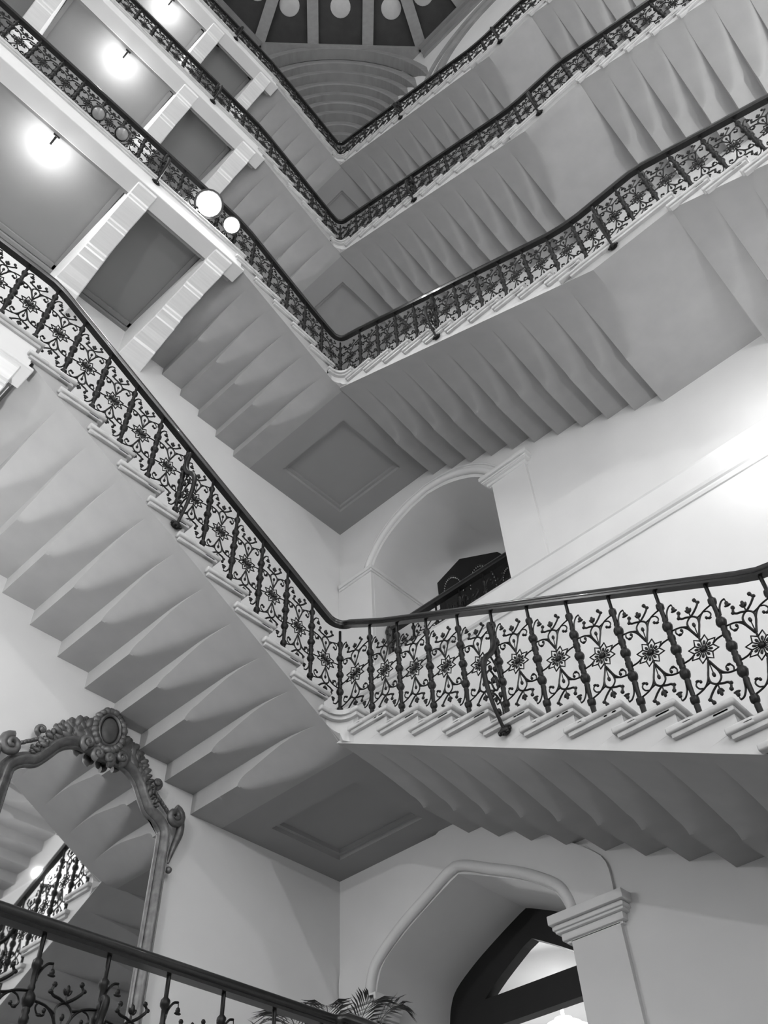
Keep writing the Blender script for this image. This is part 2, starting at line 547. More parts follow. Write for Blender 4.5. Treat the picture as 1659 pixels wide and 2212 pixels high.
def step_meshes(g, r, W, sn, sb, zb, ed=0.0):
    """one step in local axes: x ascending, y = -q, z = 0 at the tread below. sn: nosing x, sb: inner soffit corner x, zb: flat soffit z"""
    bm = bmesh.new()
    qs = QS + [W + 0.03]
    ns = 10
    zt = r
    def zp(s): return zb + (s - sb) * r / g
    secs = []
    for q in qs:
        c = cfun(q, r)
        pts = []
        for k in range(ns + 1):
            s = sb + g * k / ns
            e = ed * max(0.0, 1 - q / 0.55) ** 1.5
            pts.append((s, -q, max(zb, zp(s) - c) - e))
        pts.append((sb + g, -q, max(zb + r - e, pts[-1][2] + 1e-4)))
        pts.append((sn + g + 0.045, -q, zt - 0.002))
        pts.append((sn + 0.045, -q, zt - 0.03))
        pts.append((sn + 0.045, -q, -0.001))
        secs.append(pts)
    loft(bm, secs)
    for f in bm.faces:
        if len(f.verts) > 6 and f.calc_center_median().y > -0.01: f.material_index = 1
    body = finish(bm, 'step', M['stone'], smooth=22)
    body.materials.append(M['stone' if ed > 0 else 'fascia'])
    bm = bmesh.new()
    bevel_box(bm, sn, sn + g + 0.02, -(W + 0.02), QT, zt - 0.045, zt, 0.02, 3)
    bevel_box(bm, sn + 0.022, sn + g * 0.5, -(W + 0.02), QT - 0.02, zt - 0.075, zt - 0.04, 0.012, 2)
    bevel_box(bm, sn + g - 0.06, sn + g + 0.12, -0.012, QT, zt - 0.045, zt, 0.012, 3)
    bevel_box(bm, sn + 0.05, sn + g + 0.10, -0.012, QT - 0.02, zt - 0.075, zt - 0.04, 0.01, 2)
    tread = finish(bm, 'tread', M['marble'], smooth=40)
    return body, tread

def flight(loc, rotz, n, g, r, W, sn, sb, zb, label, group=None, ed=0.0):
    root = empty('stair_flight', loc, rotz, label, 'staircase', group)
    body, tread = step_meshes(g, r, W, sn, sb, zb, ed)
    for i in range(n):
        st = mesh_obj('step', body, root, (i * g, 0, i * r))
        mesh_obj('tread', tread, st)
    return root

ORD = {'A': 'lowest', 'B': 'second', 'C': 'third', 'D': 'topmost'}
GR = 0.325
for k, L in LV.items():
    W = -L['W']
    c, mid, gal = L['corner'], L['mid'], L['gal']
    # right flight: climbs along -Y to the corner; 11 risers.
    g = GR if k == 'A' else 0.32
    r = (c - mid) / 11
    # tread j below the landing has its nosing at Y = .25 + g*j ; ascending coordinate s = -Y
    # lowest riser: tread z = mid + r, nosing Y = .25 + g*10
    Y0 = 0.25 + g * 10
    # inner soffit corner of that step (wall side), ascending coordinate
    yb = (-0.043 if k == 'A' else -0.02) + g * 10 + (g if False else 0)
    flight((0, Y0, mid), -PI / 2, 10, g, r, W, 0.0, Y0 - yb, r - 0.216 if k == 'A' else r - 0.20,
           {'A': 'lower cantilevered stone flight on the right, its sawtooth underside above the low arch',
            'B': 'middle stone flight on the right between the iron balustrade and the tall arch',
            'C': 'third stone flight up on the right wall, seen behind a raking balustrade',
            'D': 'highest stone flight on the right, just under the dome corner'}[k], 'flights along the right wall')
    # left flight
    n = {'A': 11, 'B': 6, 'C': 6, 'D': 6}[k]
    rl = (gal - c) / n
    gl = L['gl']
    flight((0, 0, c), 0.0, n - 1, gl, rl, W, L['nl0'] if k == 'A' else 0.13, L['bl0'] if k == 'A' else 0.24, rl - 0.205,
           {'A': 'long stone flight on the left rising from the lower corner landing over the mirror',
            'B': 'short stone flight on the left beside the white brackets, second level',
            'C': 'short stone flight on the left, third level, below the bright gallery lamps',
            'D': 'short stone flight on the left at the top, under the dome'}[k], 'flights along the left wall', 0.09)
    # flight below the half landing (continues to the right, out of frame)
    if k != 'A':
        nlow = 9
        rl2 = 0.163
        Yl = 4.79 + 0.32 * (nlow - 1)
        flight((0, Yl, mid - rl2 * (nlow + 1)), -PI / 2, nlow, 0.32, rl2, W, 0.0, 0.10, rl2 - 0.20,
               {'B': 'stone flight at the right edge below the second half landing',
                'C': 'stone flight at the right edge below the third half landing',
                'D': 'stone flight at the right edge below the topmost half landing'}[k], 'flights along the right wall')

def soffit_ring(bm, x0, x1, y0, y1, z, m, dep):
    """a flat underside with a sunk moulded panel"""
    def rect(i, zz): return [bm.verts.new((x0 + i, y0 + i, zz)), bm.verts.new((x1 - i, y0 + i, zz)), bm.verts.new((x1 - i, y1 - i, zz)), bm.verts.new((x0 + i, y1 - i, zz))]
    R = [rect(0, z), rect(m, z), rect(m + 0.015, z + dep * 0.5), rect(m + 0.05, z + dep * 0.5), rect(m + 0.06, z + dep)]
    for A, B in zip(R, R[1:]):
        for k in range(4):
            bm.faces.new((A[k], A[(k + 1) % 4], B[(k + 1) % 4], B[k]))
    bm.faces.new(R[-1])

def round_slab(bm, x0, x1, y0, y1, z0, z1, R, n=8):
    """rectangular slab with the (x1,y1) plan corner rounded"""
    poly = [(x0, y0), (x1, y0), (x1, y1 - R)]
    for i in range(1, n):
        a = PI / 2 * i / n
        poly.append((x1 - R + R * math.cos(a), y1 - R + R * math.sin(a)))
    poly += [(x1 - R, y1), (x0, y1)]
    prism(bm, poly, 2, z0, z1)

for k, L in LV.items():
    W, c, mid, gal = L['W'], L['corner'], L['mid'], L['gal']
    zsoff = c - 0.225 if k == 'A' else c - 0.19
    yb = -0.043 if k == 'A' else -0.02
    xb = L['bl0'] if k == 'A' else 0.24
    root = empty('corner_landing', (0, 0, zsoff), 0, {
        'A': 'lower corner landing with a sunk square panel underneath, above the mirror',
        'B': 'second corner landing with a sunk square panel underneath, over the tall arch',
        'C': 'third corner landing high in the corner of the stairwell',
        'D': 'topmost corner landing directly under the dome'}[k], 'landing', 'corner landings')
    h = c - zsoff
    bm = bmesh.new()
    # body: underside with sunk panel, edges; local z from 0
    gl = L['gl']; n = {'A': 11, 'B': 6, 'C': 6, 'D': 6}[k]; rl = (gal - c) / n
    zb1 = h + rl - 0.205
    xs0 = xb - gl * zb1 / rl
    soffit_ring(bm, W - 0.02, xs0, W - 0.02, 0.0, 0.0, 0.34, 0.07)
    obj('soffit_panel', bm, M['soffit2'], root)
    bm = bmesh.new()
    box(bm, W - 0.02, -0.004, W - 0.02, -0.004, max(0.08, zb1 + 0.004), h - 0.03)
    obj('slab', bm, M['stone'], root, smooth=30)
    # rounded inner corner of the fascia
    RF = 0.16
    bm = bmesh.new()
    top, bot = [], []
    arc = [(RF - RF * math.sin(PI / 2 * i / 10), RF - RF * math.cos(PI / 2 * i / 10)) for i in range(11)]
    for x, y in [(-0.03, -0.03)] + arc:
        zl = max(0.0, zb1 + (max(0.0, x) - xb) * rl / gl - 0.09)
        zr_ = -max(0.0, y) * 0.5
        bot.append(bm.verts.new((x, y, (zl if x > y else 0.0) + (zr_ if y > x else 0.0) + 0.001)))
        top.append(bm.verts.new((x, y, h - 0.035)))
    n_ = len(bot)
    for a in range(n_): bm.faces.new((bot[a], bot[(a + 1) % n_], top[(a + 1) % n_], top[a]))
    for a in range(1, n_ - 1): bm.faces.new((bot[0], bot[a + 1], bot[a])); bm.faces.new((top[0], top[a], top[a + 1]))
    obj('corner_fillet', bm, M['fascia'], root, smooth=40)
    # swept edge of the landing where the left flight leaves it
    bm = bmesh.new()
    secs = []
    for q in QS + [-W + 0.03]:
        cc = cfun(q, rl)
        e = 0.09 * max(0.0, 1 - q / 0.55) ** 1.5
        pts = [(xs0 + (xb - xs0) * i / 12, -q, max(0.0, zb1 + (xs0 + (xb - xs0) * i / 12 - xb) * rl / gl - cc - e) + 0.0005) for i in range(13)]
        pts += [(xb, -q, zb1), (xb, -q, zb1 + 0.001), (xs0, -q, zb1 + 0.001)]
        secs.append(pts)
    loft(bm, secs)
    obj('landing_edge', bm, M['stone'], root, smooth=25)
    # treads
    bm = bmesh.new()
    ne = 0.25
    box(bm, W, 0.0, W, -0.02, h - 0.028, h - 0.0012)
    for o_, R_, za, zb_ in ((QT, 0.13, h - 0.0448, h + 0.0006), (QT - 0.02, 0.14, h - 0.0796, h - 0.0396)):
        poly = [(-0.05, -0.05), (o_ + R_, -0.05)] + [(o_ + R_ - R_ * math.sin(PI / 2 * i / 10), o_ + R_ - R_ * math.cos(PI / 2 * i / 10)) for i in range(11)] + [(-0.05, o_ + R_)]
        b2 = bmesh.new(); prism(b2, poly, 2, za, zb_)
        bmesh.ops.bevel(b2, geom=[e for e in b2.edges], offset=0.008, segments=2, affect='EDGES')
        join(bm, b2)
    bevel_box(bm, W, QT, -0.3, ne, h - 0.045, h, 0.018, 3)
    bevel_box(bm, W, QT - 0.02, -0.3, ne - 0.022, h - 0.08, h - 0.04, 0.01, 2)
    nl = L['nl0'] if k == 'A' else 0.13
    bevel_box(bm, -0.3, nl + 0.12, -0.012, QT, h - 0.0452, h - 0.0004, 0.012, 3)
    bevel_box(bm, -0.3, nl + 0.10, -0.012, QT - 0.02, h - 0.08, h - 0.04, 0.01, 2)
    bevel_box(bm, -0.3, nl + 0.03, W, 0.0, h - 0.02, h - 0.0008, 0.004, 1)
    obj('tread', bm, M['marble'], root, smooth=35)
    bm = bmesh.new()
    box(bm, W, 0.0, -0.05, ne - 0.04, h - c + c - 0.225 + 0.04 if False else h - 0.18, h - 0.04)
    obj('riser_block', bm, M['stone'], root)

    # half landing on the right wall
    g = GR if k == 'A' else 0.32
    r = (c - mid) / 11
    y0 = yb + g * 10
    y1 = 4.9 if k == 'A' else 4.37
    th = 0.216 if k == 'A' else 0.20
    root = empty('half_landing', (0, y0, mid - th), 0, {
        'A': 'lowest half landing at the right edge beside the wall lamp',
        'B': 'second half landing, plain slab between two right-hand flights',
        'C': 'third half landing, plain slab high on the right wall',
        'D': 'topmost half landing, plain slab just below the dome'}[k], 'landing', 'half landings')
    bm = bmesh.new()
    D = y1 - y0
    secs = []
    for q in QS + [-W + 0.03]:
        cc = cfun(q, r)
        ys = [g * i / 10 for i in range(11)] + [D]
        pts = [(-q, y, max(0.0, r - y * r / g - cc) if y < g else 0.0) for y in ys]
        pts += [(-q, D, th - 0.02), (-q, 0.0, th - 0.02), (-q, 0.0, max(r, pts[0][2] + 1e-4))]
        secs.append(pts)
    loft(bm, secs)
    obj('slab', bm, M['stone'], root, smooth=22)
    bm = bmesh.new()
    yn = D + 0.42 - 0.32
    bevel_box(bm, W, QT, 0.10, yn, th - 0.045, th, 0.018, 3)
    bevel_box(bm, W, QT - 0.02, 0.10, yn - 0.02, th - 0.08, th - 0.04, 0.01, 2)
    bevel_box(bm, -0.012, QT, -0.02, 0.2, th - 0.0455, th - 0.0005, 0.012, 3)
    obj('tread', bm, M['marble'], root, smooth=35)

# ------------------------------------------------------------------ galleries on the left
BR_X = [(1.905, 2.175), (3.06, 3.33), (5.2, 5.47), (6.35, 6.62)]
def gallery(k, F, W, x0, brx, label):
    root = empty('gallery', (x0, 0, F), 0, label, 'gallery', 'left-hand galleries')
    X1 = ROOM - x0
    bm = bmesh.new()
    box(bm, 0.0, X1, W - 0.03, 0.0, -0.14, -0.03)
    box(bm, 0.0, X1, -0.24, 0.0, -0.37, -0.13)
    box(bm, 0.0, X1, W - 0.03, W + 0.05, -0.20, -0.13)
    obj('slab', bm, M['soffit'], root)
    bm = bmesh.new()
    box(bm, 0.0, X1, -0.03, 0.012, -0.372, -0.03)
    bevel_box(bm, -0.05, X1, -0.2, 0.03, -0.385, -0.35, 0.01)
    obj('fascia', bm, M['wall_hi'], root)
    bm = bmesh.new()
    bevel_box(bm, -0.04, X1, W, QT, -0.045, 0.0, 0.018, 3)
    bevel_box(bm, -0.02, X1, W, QT - 0.02, -0.08, -0.04, 0.01, 2)
    obj('floor_edge', bm, M['marble'], root, smooth=35)
    # shallow inner frame on the ceiling bays
    xs = [b for b in brx]
    bays = [(xs[i][1], xs[i + 1][0]) for i in range(len(xs) - 1)]
    for a, b in bays:
        bm = bmesh.new()
        for (p0, p1, q0, q1) in ((a + 0.02, b - 0.02, -0.32, -0.26), (a + 0.02, b - 0.02, W + 0.06, W + 0.13), (a + 0.02, a + 0.08, W + 0.06, -0.26), (b - 0.08, b - 0.02, W + 0.06, -0.26)):
            box(bm, p0 - x0, p1 - x0, q0, q1, -0.165, -0.13)
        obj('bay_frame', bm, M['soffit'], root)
    # brackets: moulded cantilevers
    prof = [(0.004, -0.20), (0.004, -0.385), (-0.015, -0.40), (-0.16, -0.405), (-0.175, -0.425), (-0.20, -0.43), (-0.21, -0.45), (-0.24, -0.455), (-0.55, -0.47), (-0.565, -0.49), (-0.60, -0.495),
            (-0.61, -0.515), (-0.66, -0.52), (-0.95, -0.545), (-0.965, -0.565), (-1.0, -0.57), (-1.01, -0.60), (-1.06, -0.605), (-1.12, -0.62), (-1.13, -0.645), (-1.30, -0.66), (-1.40, -0.69), (-1.52, -0.70), (-1.54, -0.73), (W, -0.80), (W, -0.14), (-0.25, -0.14), (-0.25, -0.20)]
    for a, b in brx:
        bm = bmesh.new()
        secs = []
        for t in (0.0, 0.04, 0.96, 1.0):
            x = a + (b - a) * t - x0
            ins = 0.012 if t in (0.0, 1.0) else 0.0
            flare = 0.05 if t > 0.5 else -0.05
            secs.append([(x + flare * max(0.0, (-y - 0.9)) / 0.95, y, z + (ins if (z < -0.3) else 0)) for y, z in prof])
        loft(bm, secs)
        obj('bracket', bm, M['bracket'], root)
    return root
gallery('A', LV['A']['gal'], W1, 3.49, [(3.53, 3.80), (5.2, 5.47), (6.35, 6.62)], 'lowest gallery at the left edge, reached by the long flight')
gallery('B', LV['B']['gal'], W1, 1.79, BR_X, 'second gallery on the left with white moulded brackets below and spotlights on its rail')
gallery('C', LV['C']['gal'], W1, 1.79, BR_X, 'third gallery up on the left with white brackets')
gallery('D', LV['D']['gal'], W1, 1.79, BR_X, 'topmost gallery at upper left with white brackets')
# first floor gallery near the lens (only its rail is in frame)
def gallery0():
    root = empty('gallery', (0, 0, 1.0), 0, 'near gallery floor behind the foreground balustrade', 'gallery')
    bm = bmesh.new(); box(bm, W0, ROOM, W0 - 0.02, 0.0, -0.25, -0.03); box(bm, W0 - 0.02, 0.0, 0.0, 0.2, -0.25, -0.03)
    obj('slab', bm, M['stone'], root)
    bm = bmesh.new(); bevel_box(bm, W0, ROOM, W0, QT, -0.045, 0.0, 0.018); bevel_box(bm, W0, QT, -0.1, 0.25, -0.0455, -0.0005, 0.018)
    obj('floor_edge', bm, M['marble'], root, smooth=35)
gallery0()

# ------------------------------------------------------------------ balustrades
def baluster_mesh(H):
    f = H / 0.99
    prof = [(0.022, -0.01), (0.022, 0.03), (0.018, 0.04), (0.02, 0.10), (0.016, 0.11), (0.028, 0.125), (0.030, 0.14), (0.028, 0.155), (0.015, 0.165), (0.017, 0.25), (0.021, 0.27), (0.016, 0.285), (0.030, 0.305), (0.036, 0.325), (0.030, 0.345),
            (0.018, 0.36), (0.022, 0.375), (0.018, 0.39), (0.026, 0.405), (0.026, 0.425), (0.018, 0.44), (0.022, 0.455), (0.018, 0.47), (0.030, 0.485), (0.037, 0.505), (0.030, 0.525), (0.018, 0.54), (0.022, 0.555), (0.018, 0.57), (0.026, 0.585), (0.026, 0.605), (0.018, 0.62),
            (0.022, 0.635), (0.018, 0.65), (0.030, 0.665), (0.036, 0.685), (0.030, 0.705), (0.016, 0.725), (0.020, 0.74), (0.016, 0.755), (0.016, 0.82), (0.027, 0.835), (0.029, 0.85), (0.027, 0.865), (0.013, 0.88), (0.013, 1.0)]
    bm = bmesh.new()
    lathe(bm, [(r, z * f) for r, z in prof], 8)
    return finish(bm, 'baluster', M['iron'], smooth=45)

def panel_meshes(w):
    """ironwork between two balusters: x = ascending, z up from the centre of the panel"""
    a = w / 2 - 0.012
    sx = w / 0.325
    V = lambda pts: [(x * sx, 0, z) for x, z in pts]
    half = bmesh.new()
    R = 0.0072
    def t(bm, pts, r=R, n=4): tube(bm, catmull(V(pts), n), r, 4)
    def bud(bm, x, z, rx, rz, ang=0.0):
        blob(bm, (x * sx, 0, z), rx * 1.25, 0.011, rz * 1.2, 6, 4, Matrix.Rotation(ang, 4, 'Y'))
    for s in (1, -1):
        F = lambda pts: [(s * x, s * z) for x, z in pts]
        # tear drop
        tube(half, catmull(V(F([(0, .10), (.018, .14), (.036, .19), (.034, .235), (0, .262), (-.034, .235), (-.036, .19), (-.018, .14)])), 4, closed=True), R, 4, closed=True)
        t(half, F([(0, .10), (0, .14), (0, .18)]), 0.004); bud(half, 0, s * .195, 0.010, 0.016)
        # trefoil
        t(half, F([(0, .262), (.03, .275), (.058, .282), (.072, .30), (.066, .325)]), 0.0085); bud(half, s * .064, s * .333, 0.012, 0.013); bud(half, s * .075, s * .296, 0.012, 0.010)
        t(half, F([(0, .262), (-.03, .285), (-.055, .31), (-.072, .335), (-.062, .36)]), 0.0085); bud(half, -s * .060, s * .366, 0.012, 0.013); bud(half, -s * .076, s * .338, 0.012, 0.010)
        t(half, F([(0, .262), (0, .30)]), 0.005); bud(half, 0, s * .322, 0.011, 0.024); bud(half, s * .012, s * .312, 0.007, 0.016, 0.5); bud(half, -s * .012, s * .312, 0.007, 0.016, -0.5)
        # side arms
        t(half, F([(a / sx, .235), (.11, .232), (.075, .222), (.045, .19), (.022, .14), (.004, .095)]))
        t(half, F([(.036, .20), (.055, .212), (.08, .224)]))
        t(half, F([(.118, .233), (.125, .205), (.108, .178), (.085, .182), (.082, .200)]), 0.0055); bud(half, s * .086, s * .203, 0.009, 0.011); bud(half, s * .104, s * .178, 0.013, 0.007)
        t(half, F([(-a / sx, .272), (-.11, .262), (-.075, .246), (-.045, .21), (-.022, .15), (-.004, .095)]))
        t(half, F([(-.034, .232), (-.055, .238), (-.08, .248)]))
        t(half, F([(-.085, .25), (-.112, .238), (-.124, .208), (-.106, .186), (-.088, .196)]), 0.0055); bud(half, -s * .09, s * .198, 0.009, 0.010); bud(half, -s * .108, s * .186, 0.012, 0.007)
        tube(half, [(0, 0, s * .06), (0, 0, s * .105)], R, 4)
        # middle arm
        t(half, F([(.064, -.005), (.10, -.022), (a / sx, -.028)]))
        # drooping bell
        t(half, F([(a / sx - .002, .325), (a / sx - .012, .375), (a / sx - .036, .415), (a / sx - .062, .425)]))
        t(half, F([(a / sx - .062, .425), (a / sx - .064, .395)]), 0.004); bud(half, s * (a / sx - .064), s * .382, 0.012, 0.018); bud(half, s * (a / sx - .064), s * .368, 0.020, 0.007)
    bm = half
    ri, ro = 0.064, 0.098
    pts = []
    for k in range(8):
        a0 = k * PI / 4; a1 = a0 + PI / 8
        pts += [(ri * math.cos(a0), 0, ri * math.sin(a0)), (ro * math.cos(a1), 0, ro * math.sin(a1))]
    pts = [(x * sx, y, z) for x, y, z in pts]
    tube(bm, pts, 0.0066, 4, closed=True)
    scroll = finish(half, 'iron_scrollwork', M['iron'], smooth=60)
    bm = bmesh.new()
    for k in range(8):
        a0 = k * PI / 4; a1 = a0 + PI / 8
        tube(bm, [(0, 0, 0), (ri * math.cos(a0) * sx, 0, ri * math.sin(a0))], 0.005, 4)
        blob(bm, (0.046 * math.cos(a1) * sx, 0, 0.046 * math.sin(a1)), 0.017, 0.007, 0.010, 6, 4, Matrix.Rotation(-a1, 4, 'Y'))
        tube(bm, [(0, 0, 0), (0.05 * math.cos(a1) * sx, 0, 0.05 * math.sin(a1))], 0.004, 4)
    blob(bm, (0, 0, 0), 0.02, 0.016, 0.02, 8, 5)
    ros = finish(bm, 'rosette', M['iron'], smooth=60)
    return scroll, ros

def stay_mesh():
    """scrolled iron stay; x = outwards from the rail line, z from the tread"""
    bm = bmesh.new()
    main = [(-0.0, .86), (0.02, .885), (.05, .87), (.05, .83), (.03, .76), (.04, .66), (.09, .56), (.17, .47), (.215, .36), (.215, .24), (.18, .10), (.13, -.02), (.085, -.10)]
    pts = catmull([(x, 0, z) for x, z in main], 4)
    n = len(pts)
    tube(bm, pts, [0.013 + 0.011 * math.sin(PI * min(1, i / n * 1.1)) for i in range(n)], 7)
    tube(bm, catmull([(x, 0, z) for x, z in [(.205, .30), (.14, .37), (.08, .33), (.07, .25), (.11, .21), (.14, .25), (.12, .29)]], 4), 0.008, 5)
    tube(bm, catmull([(x, 0, z) for x, z in [(.11, .53), (.05, .46), (.03, .36), (.06, .28)]], 4), 0.008, 5)
    tube(bm, catmull([(x, 0, z) for x, z in [(.19, .14), (.12, .17), (.06, .12), (.05, .04), (.08, .0), (.105, .03)]], 4), 0.008, 5)
    tube(bm, catmull([(x, 0, z) for x, z in [(.08, .33), (.03, .30), (.005, .22)]], 4), 0.007, 5)
    for x, z in ((.12, .29), (.105, .03), (.06, .28), (.07, .42), (.05, .20), (.13, .40), (.02, .87)):
        blob(bm, (x, 0, z), 0.02, 0.016, 0.024, 6, 5)
    blob(bm, (.07, 0, -.115), 0.045, 0.045, 0.03, 9, 6, Matrix.Rotation(0.5, 4, 'Y'))
    for i in range(8):
        an = i * PI / 4
        blob(bm, (.075 + .038 * math.cos(an) * .6, .045 * math.sin(an), -.115 - .035 * math.cos(an)), 0.014, 0.014, 0.014, 5, 4)
    return finish(bm, 'stay', M['iron'], smooth=60)
STAY = stay_mesh()
BAL = {}
PAN = {}
def get_bal(H):
    h = round(H, 2)
    if h not in BAL: BAL[h] = baluster_mesh(h)
    return BAL[h]
def get_pan(w):
    w = round(w, 3)
    if w not in PAN: PAN[w] = panel_meshes(w)
    return PAN[w]

RAILP = [(-0.030, -0.030), (0.030, -0.030), (0.036, -0.018), (0.030, -0.010), (0.041, 0.004), (0.038, 0.022), (0.022, 0.034), (0.0, 0.038), (-0.022, 0.034), (-0.038, 0.022), (-0.041, 0.004), (-0.030, -0.010), (-0.036, -0.018)]

def balustrade(label, group, zbase, left_pts, right_pts, lbal, rbal, corner_floor, stays_l, stays_r, z_end_l=None):
    """left_pts: (X, rail z) going away from the corner; right_pts: (Y, rail z). lbal/rbal: (pos, tread z)"""
    root = empty('balustrade', (RB_OFF, RB_OFF, zbase), 0, label, 'balustrade', group)
    o = RB_OFF
    path = [(x, o, z) for x, z in left_pts[::-1]]
    zc = (left_pts[0][1] + right_pts[0][1]) / 2
    # rounded corner
    R = 0.14
    zl, zr = left_pts[0][1], right_pts[0][1]
    for i in range(0, 9):
        a = PI / 2 * i / 8
        path.append((o + R - R * math.sin(a), o + R - R * math.cos(a), zl + (zr - zl) * i / 8))
    path += [(o, y, z) for y, z in right_pts]
    path = [(x - o, y - o, z - zbase) for x, y, z in path]
    # resample smoothly
    cl = [Vector(path[0])]
    for p in path[1:]:
        if (Vector(p) - cl[-1]).length > 0.02: cl.append(Vector(p))
    bm = bmesh.new()
    sweep(bm, cl, RAILP)
    obj('handrail', bm, M['wood'], root, smooth=50)
    def rail_z(pts, s):
        if s <= pts[0][0]: return pts[0][1]
        for (a, za), (b, zb) in zip(pts, pts[1:]):
            if a <= s <= b: return za + (zb - za) * (s - a) / (b - a)
        return pts[-1][1]
    def add_bal(x, y, zt, zr):
        mesh_obj('baluster', get_bal(zr - 0.025 - zt), root, (x - o, y - o, zt - zbase))
    zcn = rail_z(right_pts, 0)
    add_bal(o, o, corner_floor, zcn)
    for side, bal, pts, st in (('L', lbal, left_pts, stays_l), ('R', rbal, right_pts, stays_r)):
        prev = (o, corner_floor, zcn)
        for s, zt in bal:
            zr = rail_z(pts, s)
            if side == 'L': add_bal(s, o, zt, zr)
            else: add_bal(o, s, zt, zr)
            w = s - prev[0]
            if w < 0.6:
                sc, ro = get_pan(w)
                m = (s + prev[0]) / 2
                zcen = (prev[1] + prev[2] + zt + zr) / 4 - 0.012
                if side == 'L': loc = (m - o, 0, zcen - zbase); rz = 0
                else: loc = (0, m - o, zcen - zbase); rz = -PI / 2
                p = mesh_obj('iron_panel', sc, root, loc, rz)
                mesh_obj('rosette', ro, p)
            prev = (s, zt, zr)
        for s in st:
            best = min(bal, key=lambda b: abs(b[0] - s))
            if side == 'L': mesh_obj('stay', STAY, root, (best[0] - o, 0, best[1] - zbase), PI / 2)
            else: mesh_obj('stay', STAY, root, (0, best[0] - o, best[1] - zbase), 0)
    return root

# level A
LA_b = [(0.316 + 0.322 * i, 4.40 + 0.1764 * (i + 1)) for i in range(10)] + [(3.537, 6.34)] + [(3.537 + 0.31 * (i + 1), 6.34) for i in range(14)]
RA_b = [(0.33 + 0.325 * i, 4.40 - 0.165 * (i + 1)) for i in range(10)] + [(3.58, 2.585), (3.9, 2.585), (4.22, 2.585), (4.54, 2.585), (4.86, 2.585)]
balustrade('dark handrail and iron scroll panels around the lower corner, largest in the picture', 'stair balustrades', 4.40,
           [(0.10, 5.51), (0.16, 5.54), (0.3, 5.615), (0.637, 5.80), (1.6, 6.305), (2.58, 6.83), (3.40, 7.27), (3.50, 7.315), (3.60, 7.345), (3.75, 7.35), (8.5, 7.35)],
           [(0.10, 5.455), (0.2, 5.39), (0.5, 5.215), (3.45, 3.72), (3.58, 3.665), (3.7, 3.645), (5.2, 3.645)],
           LA_b, RA_b, 4.40, [1.93], [1.63])
# levels B, C, D share their setting out
def upper(k, label, rp, lp):
    L = LV[k]
    c, mid, gal = L['corner'], L['mid'], L['gal']
    r = (c - mid) / 11; rl = (gal - c) / 6
    rb = [(0.33 + 0.317 * i, c - r * (i + 1)) for i in range(10)] + [(3.492, mid), (3.77, mid), (4.05, mid), (4.33, mid)] + [(4.33 + 0.312 * (i + 1), mid - 0.163 * (i + 1)) for i in range(8)]
    lb = [(0.31 + 0.325 * i, c + rl * (i + 1)) for i in range(5)] + [(1.93, gal)] + [(1.93 + 0.3056 * (i + 1), gal) for i in range(18)]
    right = [(0.10, c + 1.065), (0.3, c + 0.97 - 0 * r), (3.2, mid + 1.13), (3.42, mid + 1.055), (3.6, mid + 1.03), (4.25, mid + 1.03), (4.4, mid + 0.985), (4.62, mid + 0.88), (6.9, mid + 0.88 - 1.10)]
    left = [(0.10, c + 1.10), (0.2, c + 1.13), (0.5, c + 1.26), (1.7, gal + 0.93), (1.95, gal + 1.0), (2.2, gal + 1.01), (7.6, gal + 1.01)]
    balustrade(label, 'stair balustrades', c, left, right, lb, rb, c, lp, rp)
upper('B', 'dark handrail and iron panels of the second level, above the tall arch', [1.60, 3.77], [3.15])
upper('C', 'dark handrail and iron panels of the third level, above the bright spotlights', [1.60, 3.77], [2.85, 6.0])
upper('D', 'topmost dark handrail and iron panels meeting in a V under the dome', [1.60, 3.77], [2.85])
# foreground balustrade
def fore():
    root = empty('balustrade', (RB_OFF, RB_OFF, 1.0), 0, 'thick dark handrail with iron panels crossing the bottom left foreground', 'balustrade', 'stair balustrades')
    o = RB_OFF
    bm = bmesh.new()
    pts = [Vector((8.6, 0, 1.06))]
    for i in range(9):
        a = PI / 2 * i / 8
        pts.append(Vector((0.09 - 0.09 * math.sin(a), 0.09 - 0.09 * math.cos(a), 1.06)))
    pts += [Vector((0, 0.25, 0.98)), Vector((0, 2.6, -0.21))]
    sweep(bm, pts, [(s * 1.25, u * 1.25) for s, u in RAILP])
    obj('handrail', bm, M['wood'], root, smooth=50)
    xs = [0.115 + 0.405 * i for i in range(13)]
    sc, ro = get_pan(0.405)
    bal = get_bal(1.02)
    mesh_obj('baluster', bal, root, (0, 0, 0))
    for i, x in enumerate(xs):
        mesh_obj('baluster', bal, root, (x - o, 0, 0))
        if i:
            p = mesh_obj('iron_panel', sc, root, ((x + xs[i - 1]) / 2 - o, 0, 0.475)); mesh_obj('rosette', ro, p)
    sc2, ro2 = get_pan(0.325)
    for i in range(6):
        z = -0.165 * (i + 1)
        mesh_obj('baluster', bal, root, (0, 0.325 * (i + 1), z)); p = mesh_obj('iron_panel', sc2, root, (0, 0.325 * (i + 0.5), 0.475 + z + 0.08), -PI / 2); mesh_obj('rosette', ro2, p)
    for i in (4, 6):
        mesh_obj('stay', STAY, root, (xs[i] - o, 0, -0.08), PI / 2)
fore()

